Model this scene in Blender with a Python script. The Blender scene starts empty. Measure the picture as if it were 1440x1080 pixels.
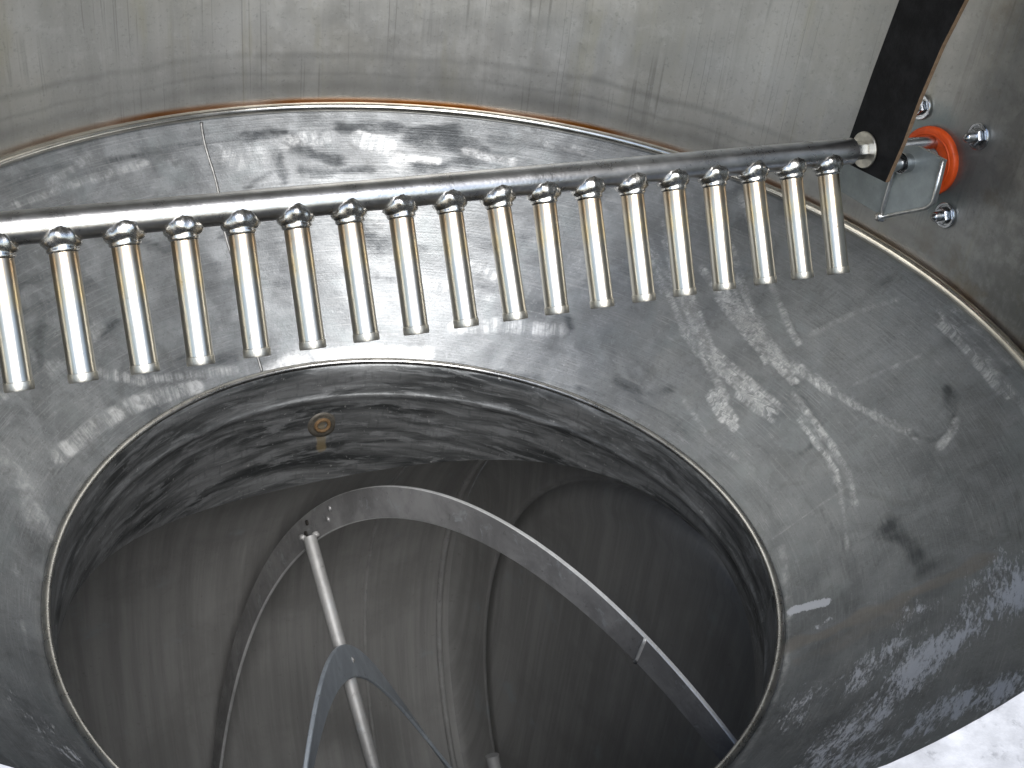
import bpy, bmesh, math, random
import numpy as np
from mathutils import Vector, Matrix, noise as mnoise
random.seed(7); rng = np.random.default_rng(7)
scene = bpy.context.scene
COL = scene.collection
R = math.radians
pi = math.pi

# ------------------------------------------------------------------ measured layout (vessel radius = 1)
GZ = np.array([0.8596, 0.5110, 0.2365])            # where the spray bar axis meets the vessel wall
GASKET = np.array([0.8596, 0.5110, 0.2018])
BAR_D = np.array([-0.9051, -0.4252, 0.0070])        # along the bar, away from the wall
BAR_N = np.array([0.2214, -0.4853, -0.8459])        # nozzle direction
BAR_W = np.array([0.3631, -0.7640, 0.5334])
AZ = 0.4823                                         # trough axis azimuth
AX_A = np.array([math.cos(AZ), math.sin(AZ), 0.0]); AX_B = np.array([-math.sin(AZ), math.cos(AZ), 0.0]); AX_K = np.array([0, 0, 1.0])
ZC = -1.646; RD = 1.12                              # trough axis height and radius
LIP = 0.2218                                          # height of the sill of the front opening
def rin(t):                                         # slightly out of round throat of the hopper
    return (.6159 - .0017*np.cos(t) - .004*np.sin(t) - .0009*np.cos(2*t) - .0021*np.sin(2*t) + .006*np.cos(3*t) + .004*np.sin(3*t))

def lip_dz(x): return .041*x+.14*np.maximum(0, x-.4)-.10*np.maximum(0, -.2-x)   # the sill sags slightly to one side

SPOKE2 = (0.35, 0.632, 0.3707)
B_PLATE = [(0.7793, 0.4562, 0.1071), (0.7263, 0.5691, 0.0992), (0.7048, 0.6148, 0.1397), (0.7748, 0.4657, 0.2319), (0.7783, 0.4582, 0.2355)]
MARKS = [
    ('d', 0.6, 0.0031, 0.0, [(-0.649, 0.093, -0.372), (-0.624, 0.185, -0.377), (-0.603, 0.259, -0.371)]),
    ('d', 0.5, 0.0028, 0.0, [(-0.689, 0.088, -0.328), (-0.659, 0.211, -0.331), (-0.616, 0.307, -0.335)]),
    ('d', 0.45, 0.0028, 0.0, [(-0.612, 0.087, -0.414), (-0.589, 0.183, -0.415)]),
    ('d', 0.4, 0.0032, 0.0, [(0.367, 0.621, -0.298), (0.453, 0.558, -0.302), (0.527, 0.463, -0.321)]),
    ('d', 0.4, 0.0029, 0.0, [(0.685, 0.355, -0.242), (0.705, 0.194, -0.287)]),
    ('d', 0.35, 0.0148, 0.0, [(0.546, 0.341, -0.385), (0.611, 0.228, -0.376), (0.636, 0.132, -0.379)]),
    ('d', 0.35, 0.0131, 0.0, [(0.604, 0.33, -0.335), (0.666, 0.228, -0.318), (0.695, 0.109, -0.318)]),
    ('d', 0.3, 0.0201, 0.0, [(0.839, 0.093, -0.161), (0.876, -0.063, -0.122), (0.881, -0.194, -0.096)]),
    ('d', 0.3, 0.0164, 0.0, [(0.751, 0.151, -0.248), (0.81, 0.038, -0.198)]),
    ('d', 0.35, 0.0142, 0.0093, [(-0.759, 0.27, -0.204), (-0.716, 0.374, -0.202)]),
    ('l', 0.35, 0.0111, 0.0091, [(-0.747, 0.144, -0.254), (-0.715, 0.23, -0.265), (-0.667, 0.318, -0.279)]),
    ('d', 0.3, 0.0179, 0.0, [(-0.696, -0.031, -0.326), (-0.644, -0.067, -0.38)]),
    ('l', 0.4, 0.009, 0.0082, [(0.713, 0.458, -0.158), (0.78, 0.451, -0.097), (0.844, 0.43, -0.046)]),
    ('l', 0.35, 0.0072, 0.0079, [(0.77, 0.318, -0.174), (0.861, 0.297, -0.087)]),
    ('l', 0.5, 0.007, 0.0091, [(0.71, 0.25, -0.263), (0.728, 0.126, -0.279), (0.718, -0.001, -0.302)]),
    ('l', 0.4, 0.0077, 0.0084, [(0.495, 0.468, -0.343), (0.546, 0.367, -0.37), (0.613, 0.269, -0.356)]),
    ('d', 0.4, 0.0079, 0.0, [(0.524, 0.563, -0.245), (0.582, 0.473, -0.266), (0.618, 0.401, -0.282)]),
    ('d', 0.4, 0.0061, 0.0, [(0.618, 0.426, -0.265), (0.651, 0.359, -0.274), (0.682, 0.302, -0.271)]),
    ('d', 0.85, 0.0148, 0.0, [(-0.516, 0.804, -0.037), (-0.459, 0.839, -0.035), (-0.369, 0.882, -0.036)]),
    ('d', 0.6, 0.0142, 0.012, [(-0.69, 0.658, -0.039), (-0.623, 0.723, -0.038), (-0.544, 0.786, -0.036)]),
    ('l', 0.5, 0.012, 0.0115, [(-0.769, 0.555, -0.044), (-0.744, 0.599, -0.037), (-0.716, 0.649, -0.024)]),
    ('l', 0.55, 0.0121, 0.0132, [(-0.809, 0.472, -0.057), (-0.747, 0.568, -0.055), (-0.686, 0.639, -0.056), (-0.626, 0.703, -0.052)]),
    ('d', 0.5, 0.0147, 0.0, [(-0.833, 0.477, -0.031), (-0.8, 0.535, -0.028), (-0.759, 0.592, -0.029)]),
    ('d', 0.7, 0.0149, 0.0, [(-0.39, 0.852, -0.057), (-0.381, 0.831, -0.082), (-0.363, 0.814, -0.108)]),
    ('d', 0.55, 0.0148, 0.0, [(-0.439, 0.766, -0.117), (-0.414, 0.793, -0.104), (-0.385, 0.821, -0.091)]),
    ('d', 0.9, 0.0268, 0.0, [(-0.36, 0.871, -0.052), (-0.314, 0.87, -0.071), (-0.262, 0.878, -0.08)]),
    ('d', 0.85, 0.0171, 0.0, [(-0.261, 0.927, -0.028), (-0.14, 0.95, -0.031), (-0.016, 0.962, -0.029)]),
    ('d', 0.9, 0.024, 0.0, [(-0.115, 0.94, -0.046), (-0.045, 0.944, -0.048), (0.065, 0.942, -0.049)]),
    ('d', 0.8, 0.0206, 0.0, [(-0.086, 0.9, -0.094), (-0.01, 0.917, -0.079), (0.083, 0.923, -0.068)]),
    ('d', 0.8, 0.0168, 0.0, [(-0.324, 0.839, -0.099), (-0.266, 0.859, -0.099), (-0.192, 0.877, -0.102)]),
    ('d', 0.5, 0.0154, 0.0, [(0.063, 0.955, -0.034), (0.174, 0.94, -0.036), (0.267, 0.923, -0.031)]),
    ('l', 0.5, 0.0201, 0.0091, [(-0.374, 0.865, -0.051), (-0.317, 0.891, -0.047), (-0.274, 0.908, -0.045)]),
    ('l', 0.8, 0.0221, 0.0093, [(-0.221, 0.918, -0.048), (-0.159, 0.921, -0.059), (-0.13, 0.902, -0.086)]),
    ('l', 0.7, 0.0103, 0.0, [(-0.111, 0.911, -0.078), (-0.047, 0.916, -0.08)]),
    ('l', 0.55, 0.0137, 0.0094, [(0.011, 0.936, -0.058), (0.067, 0.927, -0.065), (0.114, 0.921, -0.067)]),
    ('l', 0.4, 0.012, 0.0112, [(0.188, 0.946, -0.026), (0.269, 0.927, -0.026)]),
    ('l', 0.4, 0.0262, 0.0089, [(-0.495, 0.795, -0.058), (-0.453, 0.804, -0.073), (-0.413, 0.829, -0.069)]),
    ('d', 0.6, 0.013, 0.0, [(-0.77, 0.357, -0.156), (-0.746, 0.405, -0.155), (-0.719, 0.454, -0.154)]),
    ('d', 0.6, 0.0116, 0.0095, [(-0.759, 0.314, -0.187), (-0.718, 0.385, -0.194), (-0.674, 0.458, -0.194)]),
    ('d', 0.55, 0.0141, 0.0085, [(-0.583, 0.485, -0.257), (-0.545, 0.526, -0.258), (-0.436, 0.618, -0.259)]),
    ('d', 0.5, 0.0148, 0.009, [(-0.48, 0.623, -0.226), (-0.399, 0.657, -0.246), (-0.229, 0.713, -0.268), (-0.108, 0.731, -0.279)]),
    ('d', 0.5, 0.0131, 0.009, [(-0.396, 0.638, -0.265), (-0.312, 0.666, -0.282), (-0.195, 0.692, -0.301)]),
    ('d', 0.7, 0.0184, 0.0, [(-0.725, 0.314, -0.222), (-0.723, 0.28, -0.237), (-0.711, 0.257, -0.26)]),
    ('d', 0.65, 0.0178, 0.0, [(-0.645, 0.381, -0.268), (-0.631, 0.403, -0.268), (-0.623, 0.425, -0.262)]),
    ('d', 0.6, 0.0219, 0.0, [(-0.507, 0.453, -0.344), (-0.467, 0.474, -0.361), (-0.418, 0.51, -0.368)]),
    ('d', 0.75, 0.0269, 0.0, [(-0.209, 0.784, -0.198), (-0.177, 0.778, -0.213), (-0.16, 0.766, -0.231)]),
    ('d', 0.7, 0.027, 0.0, [(-0.149, 0.778, -0.219), (-0.115, 0.779, -0.224), (-0.053, 0.781, -0.23)]),
    ('d', 0.6, 0.0204, 0.0, [(0.028, 0.81, -0.198), (0.099, 0.795, -0.209), (0.16, 0.798, -0.195)]),
    ('d', 0.6, 0.0146, 0.0, [(-0.474, 0.674, -0.184), (-0.406, 0.696, -0.204), (-0.351, 0.724, -0.205)]),
    ('d', 0.5, 0.0187, 0.0, [(-0.609, 0.579, -0.165), (-0.571, 0.593, -0.184), (-0.536, 0.627, -0.182)]),
    ('l', 0.5, 0.0169, 0.0092, [(0.034, 0.766, -0.248), (0.089, 0.753, -0.257), (0.137, 0.735, -0.268)]),
    ('d', 0.6, 0.0169, 0.0111, [(0.061, 0.732, -0.284), (0.093, 0.724, -0.288), (0.138, 0.73, -0.274)]),
    ('l', 0.65, 0.0185, 0.0128, [(0.023, 0.671, -0.354), (0.114, 0.675, -0.339), (0.25, 0.654, -0.322)]),
    ('d', 0.7, 0.0117, 0.0, [(0.26, 0.67, -0.301), (0.269, 0.653, -0.315)]),
    ('l', 0.5, 0.0169, 0.0111, [(-0.062, 0.734, -0.281), (0.015, 0.73, -0.288), (0.094, 0.716, -0.298)]),
    ('l', 1.0, 0.0191, 0.032, [(-0.654, 0.129, -0.36), (-0.622, 0.226, -0.365), (-0.58, 0.308, -0.371), (-0.534, 0.367, -0.38), (-0.475, 0.426, -0.392)]),
    ('l', 0.7, 0.0137, 0.01, [(-0.644, 0.32, -0.301), (-0.567, 0.368, -0.349), (-0.476, 0.446, -0.375), (-0.414, 0.489, -0.388)]),
    ('l', 0.7, 0.0214, 0.0, [(-0.35, 0.519, -0.405), (-0.282, 0.569, -0.395), (-0.182, 0.604, -0.399), (-0.032, 0.629, -0.401)]),  # polished patch, its highlight painted in as a light stroke
    ('l', 0.4, 0.0203, 0.0095, [(-0.7, 0.262, -0.269), (-0.671, 0.335, -0.267), (-0.648, 0.396, -0.255)]),
    ('d', 0.6, 0.0067, 0.0, [(0.143, 0.622, -0.391), (0.189, 0.612, -0.389), (0.241, 0.604, -0.378)]),
    ('d', 0.6, 0.0129, 0.0, [(0.365, 0.552, -0.365), (0.422, 0.505, -0.369), (0.475, 0.487, -0.344)]),
    ('d', 0.5, 0.0116, 0.0, [(0.122, 0.61, -0.409), (0.244, 0.574, -0.408), (0.346, 0.532, -0.395)]),
    ('d', 0.35, 0.0222, 0.0, [(0.402, 0.508, -0.381), (0.483, 0.438, -0.376), (0.546, 0.367, -0.37)]),
    ('d', 0.4, 0.0049, 0.0, [(0.264, 0.656, -0.314), (0.369, 0.598, -0.319), (0.468, 0.499, -0.34)]),
    ('d', 0.4, 0.005, 0.0, [(0.31, 0.625, -0.325), (0.383, 0.588, -0.32)]),
    ('l', 0.6792936127367443, 0.0068, 0.0077, [(0.461, 0.771, -0.101), (0.484, 0.698, -0.155), (0.512, 0.624, -0.203), (0.541, 0.547, -0.245), (0.572, 0.467, -0.28)]),
    ('l', 0.5573292171454098, 0.0081, 0.0092, [(0.465, 0.74, -0.128), (0.484, 0.679, -0.173), (0.509, 0.615, -0.212), (0.534, 0.55, -0.248), (0.559, 0.483, -0.278)]),
    ('l', 0.5297034199277629, 0.0068, 0.0106, [(0.441, 0.779, -0.104), (0.468, 0.696, -0.166), (0.502, 0.61, -0.221), (0.535, 0.521, -0.27), (0.574, 0.428, -0.304)]),
    ('l', 0.5011303746149091, 0.0072, 0.0096, [(0.444, 0.751, -0.129), (0.47, 0.674, -0.186), (0.503, 0.593, -0.235), (0.534, 0.51, -0.279), (0.571, 0.423, -0.31)]),
    ('l', 0.7420083991362048, 0.0076, 0.0104, [(0.495, 0.615, -0.222), (0.53, 0.551, -0.25), (0.576, 0.489, -0.26), (0.62, 0.424, -0.265), (0.66, 0.356, -0.266)]),
    ('l', 0.8683498768293129, 0.0065, 0.0106, [(0.52, 0.554, -0.256), (0.547, 0.515, -0.265), (0.577, 0.476, -0.269), (0.605, 0.436, -0.272), (0.631, 0.394, -0.273)]),
    ('l', 0.6435399723747579, 0.0086, 0.0089, [(0.482, 0.609, -0.237), (0.509, 0.56, -0.259), (0.542, 0.512, -0.272), (0.578, 0.464, -0.276), (0.612, 0.414, -0.279)]),
    ('l', 0.7085585096552875, 0.0062, 0.0093, [(0.484, 0.594, -0.248), (0.513, 0.54, -0.272), (0.553, 0.489, -0.28), (0.592, 0.435, -0.284), (0.627, 0.379, -0.286)]),
    ('l', 0.7865520483960057, 0.0073, 0.0107, [(0.565, 0.622, -0.165), (0.596, 0.57, -0.182), (0.626, 0.517, -0.197), (0.655, 0.462, -0.209), (0.682, 0.406, -0.217)]),
    ('l', 0.7983288726119903, 0.0075, 0.0093, [(0.523, 0.675, -0.15), (0.568, 0.607, -0.176), (0.609, 0.536, -0.197), (0.649, 0.462, -0.214), (0.686, 0.386, -0.224)]),
    ('l', 0.6692656762759239, 0.0054, 0.0075, [(0.52, 0.67, -0.157), (0.563, 0.603, -0.182), (0.605, 0.534, -0.203), (0.643, 0.461, -0.22), (0.68, 0.387, -0.23)]),
    ('l', 0.7441964560149757, 0.0059, 0.0078, [(0.552, 0.61, -0.185), (0.575, 0.574, -0.197), (0.597, 0.536, -0.208), (0.618, 0.498, -0.218), (0.638, 0.459, -0.226)]),
    ('l', 0.6, 0.0095, 0.0103, [(0.589, 0.774, -0.017), (0.65, 0.586, -0.126), (0.679, 0.49, -0.169), (0.692, 0.456, -0.179)]),
    ('l', 0.4945827201727493, 0.0059, 0.0074, [(0.569, 0.717, -0.082), (0.591, 0.649, -0.123), (0.612, 0.58, -0.162), (0.64, 0.509, -0.191), (0.672, 0.435, -0.21)]),
    ('l', 0.8036097997583022, 0.0056, 0.0109, [(0.548, 0.755, -0.062), (0.574, 0.678, -0.111), (0.599, 0.6, -0.157), (0.63, 0.518, -0.193), (0.666, 0.433, -0.216)]),
    ('l', 0.49035466151785484, 0.0047, 0.0088, [(0.535, 0.777, -0.05), (0.561, 0.703, -0.099), (0.586, 0.626, -0.146), (0.614, 0.547, -0.185), (0.648, 0.466, -0.213)]),
    ('l', 0.7663670811961484, 0.0051, 0.0109, [(0.53, 0.771, -0.059), (0.551, 0.712, -0.098), (0.571, 0.653, -0.135), (0.59, 0.592, -0.17), (0.615, 0.529, -0.198)]),
    ('l', 0.8688321132207282, 0.0072, 0.0053, [(0.558, 0.452, -0.302), (0.565, 0.435, -0.308), (0.571, 0.417, -0.314), (0.58, 0.399, -0.318), (0.588, 0.381, -0.322)]),
    ('l', 0.8630917990160903, 0.0064, 0.0055, [(0.555, 0.447, -0.309), (0.562, 0.427, -0.316), (0.571, 0.406, -0.322), (0.58, 0.386, -0.326), (0.589, 0.366, -0.329)]),
    ('l', 0.8692960090437307, 0.0069, 0.0041, [(0.546, 0.454, -0.311), (0.555, 0.432, -0.319), (0.564, 0.41, -0.326), (0.575, 0.387, -0.33), (0.585, 0.364, -0.335)]),
    ('l', 0.9109510941747531, 0.0072, 0.0042, [(0.541, 0.448, -0.319), (0.547, 0.434, -0.324), (0.552, 0.42, -0.329), (0.558, 0.406, -0.333), (0.565, 0.392, -0.336)]),
    ('l', 0.6957421384708032, 0.0067, 0.0069, [(0.602, 0.43, -0.277), (0.615, 0.41, -0.278), (0.628, 0.39, -0.278), (0.642, 0.371, -0.276), (0.655, 0.352, -0.273)]),
    ('l', 0.930872648448709, 0.0051, 0.0062, [(0.593, 0.438, -0.281), (0.608, 0.416, -0.282), (0.622, 0.393, -0.282), (0.637, 0.371, -0.28), (0.653, 0.35, -0.277)]),
    ('l', 0.6803782045608107, 0.0055, 0.0065, [(0.592, 0.428, -0.288), (0.604, 0.409, -0.289), (0.616, 0.39, -0.29), (0.629, 0.372, -0.288), (0.642, 0.354, -0.286)]),
    ('l', 0.5703646639285921, 0.0062, 0.0069, [(0.589, 0.424, -0.293), (0.603, 0.402, -0.294), (0.617, 0.38, -0.294), (0.633, 0.359, -0.291), (0.648, 0.338, -0.288)]),
    ('l', 0.6053335257409785, 0.0037, 0.0092, [(0.692, 0.419, -0.201), (0.737, 0.344, -0.195), (0.781, 0.269, -0.181), (0.82, 0.194, -0.163), (0.855, 0.119, -0.14)]),
    ('l', 0.6393169300354015, 0.0054, 0.0093, [(0.681, 0.425, -0.207), (0.722, 0.36, -0.203), (0.761, 0.294, -0.193), (0.797, 0.229, -0.178), (0.83, 0.163, -0.159)]),
    ('l', 0.752458074524567, 0.0055, 0.0093, [(0.682, 0.416, -0.212), (0.722, 0.352, -0.207), (0.76, 0.287, -0.197), (0.795, 0.222, -0.182), (0.828, 0.158, -0.163)]),
    ('l', 0.5882123605919098, 0.0053, 0.0108, [(0.678, 0.419, -0.214), (0.721, 0.348, -0.209), (0.763, 0.277, -0.197), (0.801, 0.206, -0.18), (0.835, 0.136, -0.159)]),
    ('l', 0.6918392946438955, 0.0059, 0.0077, [(0.681, 0.37, -0.239), (0.707, 0.299, -0.247), (0.729, 0.226, -0.251), (0.745, 0.151, -0.255), (0.743, 0.079, -0.269)]),
    ('l', 0.5694875829917033, 0.0046, 0.008, [(0.677, 0.368, -0.244), (0.702, 0.299, -0.252), (0.725, 0.227, -0.256), (0.741, 0.154, -0.259), (0.739, 0.083, -0.273)]),
    ('l', 0.5314792934496585, 0.0036, 0.0097, [(0.675, 0.358, -0.251), (0.7, 0.289, -0.258), (0.722, 0.217, -0.262), (0.735, 0.145, -0.267), (0.733, 0.074, -0.281)]),
    ('l', 0.7935531849063976, 0.0063, 0.0073, [(0.686, 0.313, -0.262), (0.702, 0.266, -0.266), (0.716, 0.219, -0.268), (0.729, 0.171, -0.268), (0.729, 0.125, -0.278)]),
    ('l', 0.6512749422930987, 0.0048, 0.006, [(0.613, 0.543, -0.189), (0.623, 0.523, -0.196), (0.631, 0.503, -0.203), (0.638, 0.483, -0.21), (0.645, 0.462, -0.217)]),
    ('l', 0.5747136884897857, 0.0065, 0.0053, [(0.598, 0.565, -0.185), (0.611, 0.54, -0.193), (0.623, 0.515, -0.201), (0.632, 0.49, -0.211), (0.641, 0.465, -0.22)]),
    ('l', 0.775867164444736, 0.0067, 0.0066, [(0.6, 0.546, -0.198), (0.611, 0.523, -0.205), (0.621, 0.5, -0.213), (0.629, 0.477, -0.222), (0.638, 0.453, -0.23)]),
    ('l', 0.5789630626804028, 0.006, 0.0065, [(0.598, 0.544, -0.2), (0.606, 0.528, -0.206), (0.614, 0.512, -0.211), (0.62, 0.496, -0.217), (0.626, 0.48, -0.223)]),
    ('l', 0.4938719807899487, 0.0055, 0.0093, [(0.417, 0.762, -0.133), (0.435, 0.729, -0.156), (0.452, 0.695, -0.178), (0.47, 0.661, -0.198), (0.488, 0.627, -0.217)]),
    ('l', 0.45426675981738257, 0.0066, 0.0091, [(0.406, 0.769, -0.132), (0.422, 0.738, -0.154), (0.439, 0.707, -0.174), (0.455, 0.675, -0.194), (0.472, 0.643, -0.213)]),
    ('l', 0.6216640357698013, 0.0076, 0.0065, [(0.4, 0.768, -0.136), (0.421, 0.729, -0.164), (0.442, 0.689, -0.19), (0.464, 0.648, -0.214), (0.486, 0.606, -0.236)]),
    ('l', 0.47463418426566667, 0.0056, 0.0082, [(0.393, 0.764, -0.144), (0.407, 0.739, -0.162), (0.421, 0.713, -0.179), (0.434, 0.687, -0.196), (0.448, 0.661, -0.211)]),
    ('d', 0.55, 0.0105, 0.0, [(0.665, 0.423, -0.224), (0.696, 0.347, -0.235), (0.719, 0.254, -0.252)]),
    ('d', 0.5, 0.0132, 0.0, [(0.676, 0.249, -0.3), (0.7, 0.251, -0.274)]),
    ('d', 0.5, 0.0094, 0.0, [(0.6, 0.563, -0.185), (0.619, 0.503, -0.213), (0.637, 0.48, -0.213)]),
    ('d', 0.45, 0.0093, 0.0, [(0.673, 0.522, -0.152), (0.692, 0.461, -0.175)]),
    ('d', 0.5, 0.0109, 0.0, [(0.823, 0.167, -0.166), (0.852, 0.116, -0.143), (0.871, 0.115, -0.122)]),
    ('l', 0.6, 0.012, 0.0, [(0.86, 0.095, -0.137), (0.878, 0.11, -0.116), (0.885, 0.128, -0.105)]),
    ('d', 0.75, 0.0136, 0.0, [(0.888, 0.199, -0.088), (0.887, 0.151, -0.099), (0.878, 0.122, -0.114)]),
    ('l', 0.5206465922771807, 0.0047, 0.0075, [(0.912, 0.333, -0.02), (0.931, 0.269, -0.021), (0.945, 0.203, -0.024), (0.956, 0.136, -0.025), (0.962, 0.069, -0.026)]),
    ('l', 0.8254654941692736, 0.0049, 0.0089, [(0.896, 0.362, -0.024), (0.921, 0.286, -0.026), (0.94, 0.208, -0.028), (0.952, 0.129, -0.03), (0.959, 0.048, -0.031)]),
    ('l', 0.7512716167553879, 0.0067, 0.0085, [(0.898, 0.34, -0.031), (0.916, 0.284, -0.032), (0.93, 0.226, -0.034), (0.941, 0.168, -0.035), (0.949, 0.109, -0.037)]),
    ('l', 0.7186005248594828, 0.0072, 0.0086, [(0.893, 0.337, -0.037), (0.91, 0.287, -0.038), (0.923, 0.235, -0.039), (0.934, 0.183, -0.041), (0.942, 0.13, -0.042)]),
    ('l', 0.4529756708671128, 0.005, 0.0075, [(0.92, 0.365, 0.002), (0.936, 0.319, 0.001), (0.95, 0.273, 0.001), (0.961, 0.225, -0.001), (0.971, 0.178, -0.001)]),
    ('l', 0.40193243174283017, 0.0043, 0.0085, [(0.925, 0.336, -0.005), (0.938, 0.296, -0.005), (0.949, 0.255, -0.006), (0.959, 0.213, -0.007), (0.967, 0.171, -0.007)]),
    ('l', 0.37391832521634394, 0.0044, 0.0085, [(0.924, 0.33, -0.008), (0.937, 0.29, -0.008), (0.948, 0.25, -0.009), (0.957, 0.209, -0.01), (0.965, 0.168, -0.01)]),
    ('l', 0.5135272430343983, 0.0054, 0.0075, [(0.916, 0.345, -0.011), (0.93, 0.302, -0.011), (0.943, 0.258, -0.011), (0.953, 0.214, -0.012), (0.962, 0.169, -0.012)]),
    ('d', 0.35, 0.0212, 0.0, [(0.724, 0.47, -0.139), (0.836, 0.471, -0.032)]),
    ('d', 0.3, 0.0205, 0.0, [(0.751, 0.354, -0.176), (0.881, 0.384, -0.03)]),
    ('d', 0.3, 0.0171, 0.0, [(0.786, 0.274, -0.174), (0.91, 0.296, -0.035)]),
    ('d', 0.7, 0.0229, 0.0, [(0.774, -0.007, -0.24), (0.789, -0.083, -0.218), (0.788, -0.147, -0.208)]),
    ('d', 0.4, 0.019, 0.0, [(0.695, 0.109, -0.318), (0.713, 0.023, -0.308), (0.71, -0.047, -0.31)]),
    ('d', 0.4, 0.0207, 0.0, [(0.685, -0.076, -0.334), (0.694, -0.126, -0.317)]),
    ('w', 1.0, 0.0105, 0.0, [(0.631, -0.067, -0.395), (0.656, -0.08, -0.366), (0.673, -0.092, -0.346)]),
    ('w', 0.55, 0.0103, 0.0, [(0.654, -0.139, -0.357), (0.669, -0.136, -0.342)]),
    ('b', 0.8, 0.0172, 0.0, [(0.613, -0.155, -0.398), (0.676, -0.166, -0.327), (0.736, -0.177, -0.259), (0.801, -0.19, -0.185), (0.845, -0.206, -0.132)]),
    ('b', 0.5, 0.0271, 0.0, [(0.621, -0.205, -0.374), (0.685, -0.201, -0.306), (0.737, -0.205, -0.25)]),
    ('w', 0.62, 0.0763, 0.0, [(0.842, -0.341, -0.089), (0.792, -0.345, -0.139), (0.72, -0.371, -0.199), (0.637, -0.428, -0.247), (0.55, -0.497, -0.276)]),
    ('w', 0.55, 0.0606, 0.0, [(0.775, -0.51, -0.067), (0.699, -0.494, -0.148), (0.611, -0.527, -0.203), (0.558, -0.566, -0.216)]),
    ('w', 0.5, 0.0587, 0.0, [(0.753, -0.239, -0.221), (0.686, -0.295, -0.269), (0.654, -0.321, -0.291)]),
    ('w', 0.42, 0.0475, 0.0, [(0.572, -0.333, -0.365), (0.629, -0.286, -0.333)]),
    ('w', 0.35, 0.0691, 0.0, [(0.876, -0.232, -0.091), (0.805, -0.258, -0.16)]),
    ('l', 0.4, 0.0127, 0.0, [(0.639, 0.081, -0.385), (0.63, -0.051, -0.398), (0.592, -0.212, -0.402), (0.524, -0.346, -0.403), (0.49, -0.408, -0.392)]),
    ('l', 0.35, 0.0048, 0.0091, [(-0.645, -0.131, -0.369), (-0.613, -0.212, -0.38), (-0.553, -0.335, -0.382)]),
    ('w', 0.4, 0.0426, 0.0, [(-0.563, -0.419, -0.32), (-0.494, -0.464, -0.347), (-0.425, -0.511, -0.362)]),
    ('l', 0.3, 0.0314, 0.0, [(-0.719, 0.046, -0.299), (-0.668, 0.012, -0.358), (-0.63, -0.045, -0.398)]),
    ('l', 0.7, 0.0035, 0.0137, [(0.629, 0.113, -0.391), (0.728, 0.126, -0.279), (0.821, 0.153, -0.171)]),
    ('d', 0.5, 0.0026, 0.0, [(0.751, 0.347, -0.18), (0.809, 0.293, -0.143), (0.865, 0.253, -0.097)]),
]
# ------------------------------------------------------------------ object helpers
def empty(name, loc, label, cat, group=None):
    o = bpy.data.objects.new(name, None); COL.objects.link(o)
    o.location = Vector([float(c) for c in loc]); o.empty_display_size = .05
    o['label'] = label; o['category'] = cat
    if group: o['group'] = group
    return o
def origin(o):
    p = Vector((0, 0, 0))
    while o is not None: p = p + o.location; o = o.parent
    return p
def obj(name, verts, faces, mats, parent=None, smooth=True, idx=None, auto=None):
    me = bpy.data.meshes.new(name)
    v = np.asarray(verts, float).reshape(-1, 3)
    if parent is not None: v = v - np.array(origin(parent))
    me.from_pydata(v.tolist(), [], [tuple(int(i) for i in f) for f in faces])
    for m in (mats if isinstance(mats, (list, tuple)) else [mats]): me.materials.append(m)
    if idx is not None: me.polygons.foreach_set('material_index', np.asarray(idx, np.int32))
    me.polygons.foreach_set('use_smooth', np.full(len(me.polygons), smooth))
    if auto is not None: me.set_sharp_from_angle(angle=R(auto))
    me.update()
    o = bpy.data.objects.new(name, me); COL.objects.link(o)
    if parent is not None: o.parent = parent
    return o
def tag(o, label, cat=None, group=None, kind=None):
    if label: o['label'] = label
    if cat: o['category'] = cat
    if group: o['group'] = group
    if kind: o['kind'] = kind
    return o
def grid_faces(nu, nv, wrap=False):
    i = np.arange(nu if wrap else nu-1); j = np.arange(nv-1)
    I, J = np.meshgrid(i, j, indexing='ij'); I2 = (I+1) % nu
    return np.stack([I*nv+J, I2*nv+J, I2*nv+J+1, I*nv+J+1], -1).reshape(-1, 4)
def set_uv(o, uv):                                  # per-vertex uv, copied to the loops
    me = o.data; l = me.uv_layers.new(name='UVMap')
    vi = np.empty(len(me.loops), np.int32); me.loops.foreach_get('vertex_index', vi)
    l.data.foreach_set('uv', np.asarray(uv, np.float32)[vi].ravel())
def frame(d):
    d = np.asarray(d, float); d = d/np.linalg.norm(d)
    a = np.array([0, 0, 1.]) if abs(d[2]) < .9 else np.array([1., 0, 0])
    x = np.cross(a, d); x /= np.linalg.norm(x); return x, np.cross(d, x), d
def lathe(profile, base, d, n=48, x=None, cap=False, facets=None):
    """profile of (radius, height) turned about the direction d through base"""
    X, Y, D = frame(d); base = np.asarray(base, float)
    if facets: n = facets
    t = np.arange(n)*2*pi/n
    P = np.asarray(profile, float)
    V = base + P[None, :, 1, None]*D + P[None, :, 0, None]*(np.cos(t)[:, None, None]*X + np.sin(t)[:, None, None]*Y)
    F = grid_faces(n, len(P), True).tolist()
    if cap:
        F.append([k*len(P) for k in range(n)][::-1]); F.append([k*len(P)+len(P)-1 for k in range(n)])
    return V.reshape(-1, 3), F
def join(*vf):
    V, F, o = [], [], 0
    for v, f in vf:
        V.append(np.asarray(v, float).reshape(-1, 3)); F += [[i+o for i in q] for q in f]; o += len(V[-1])
    return np.concatenate(V), F
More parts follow.
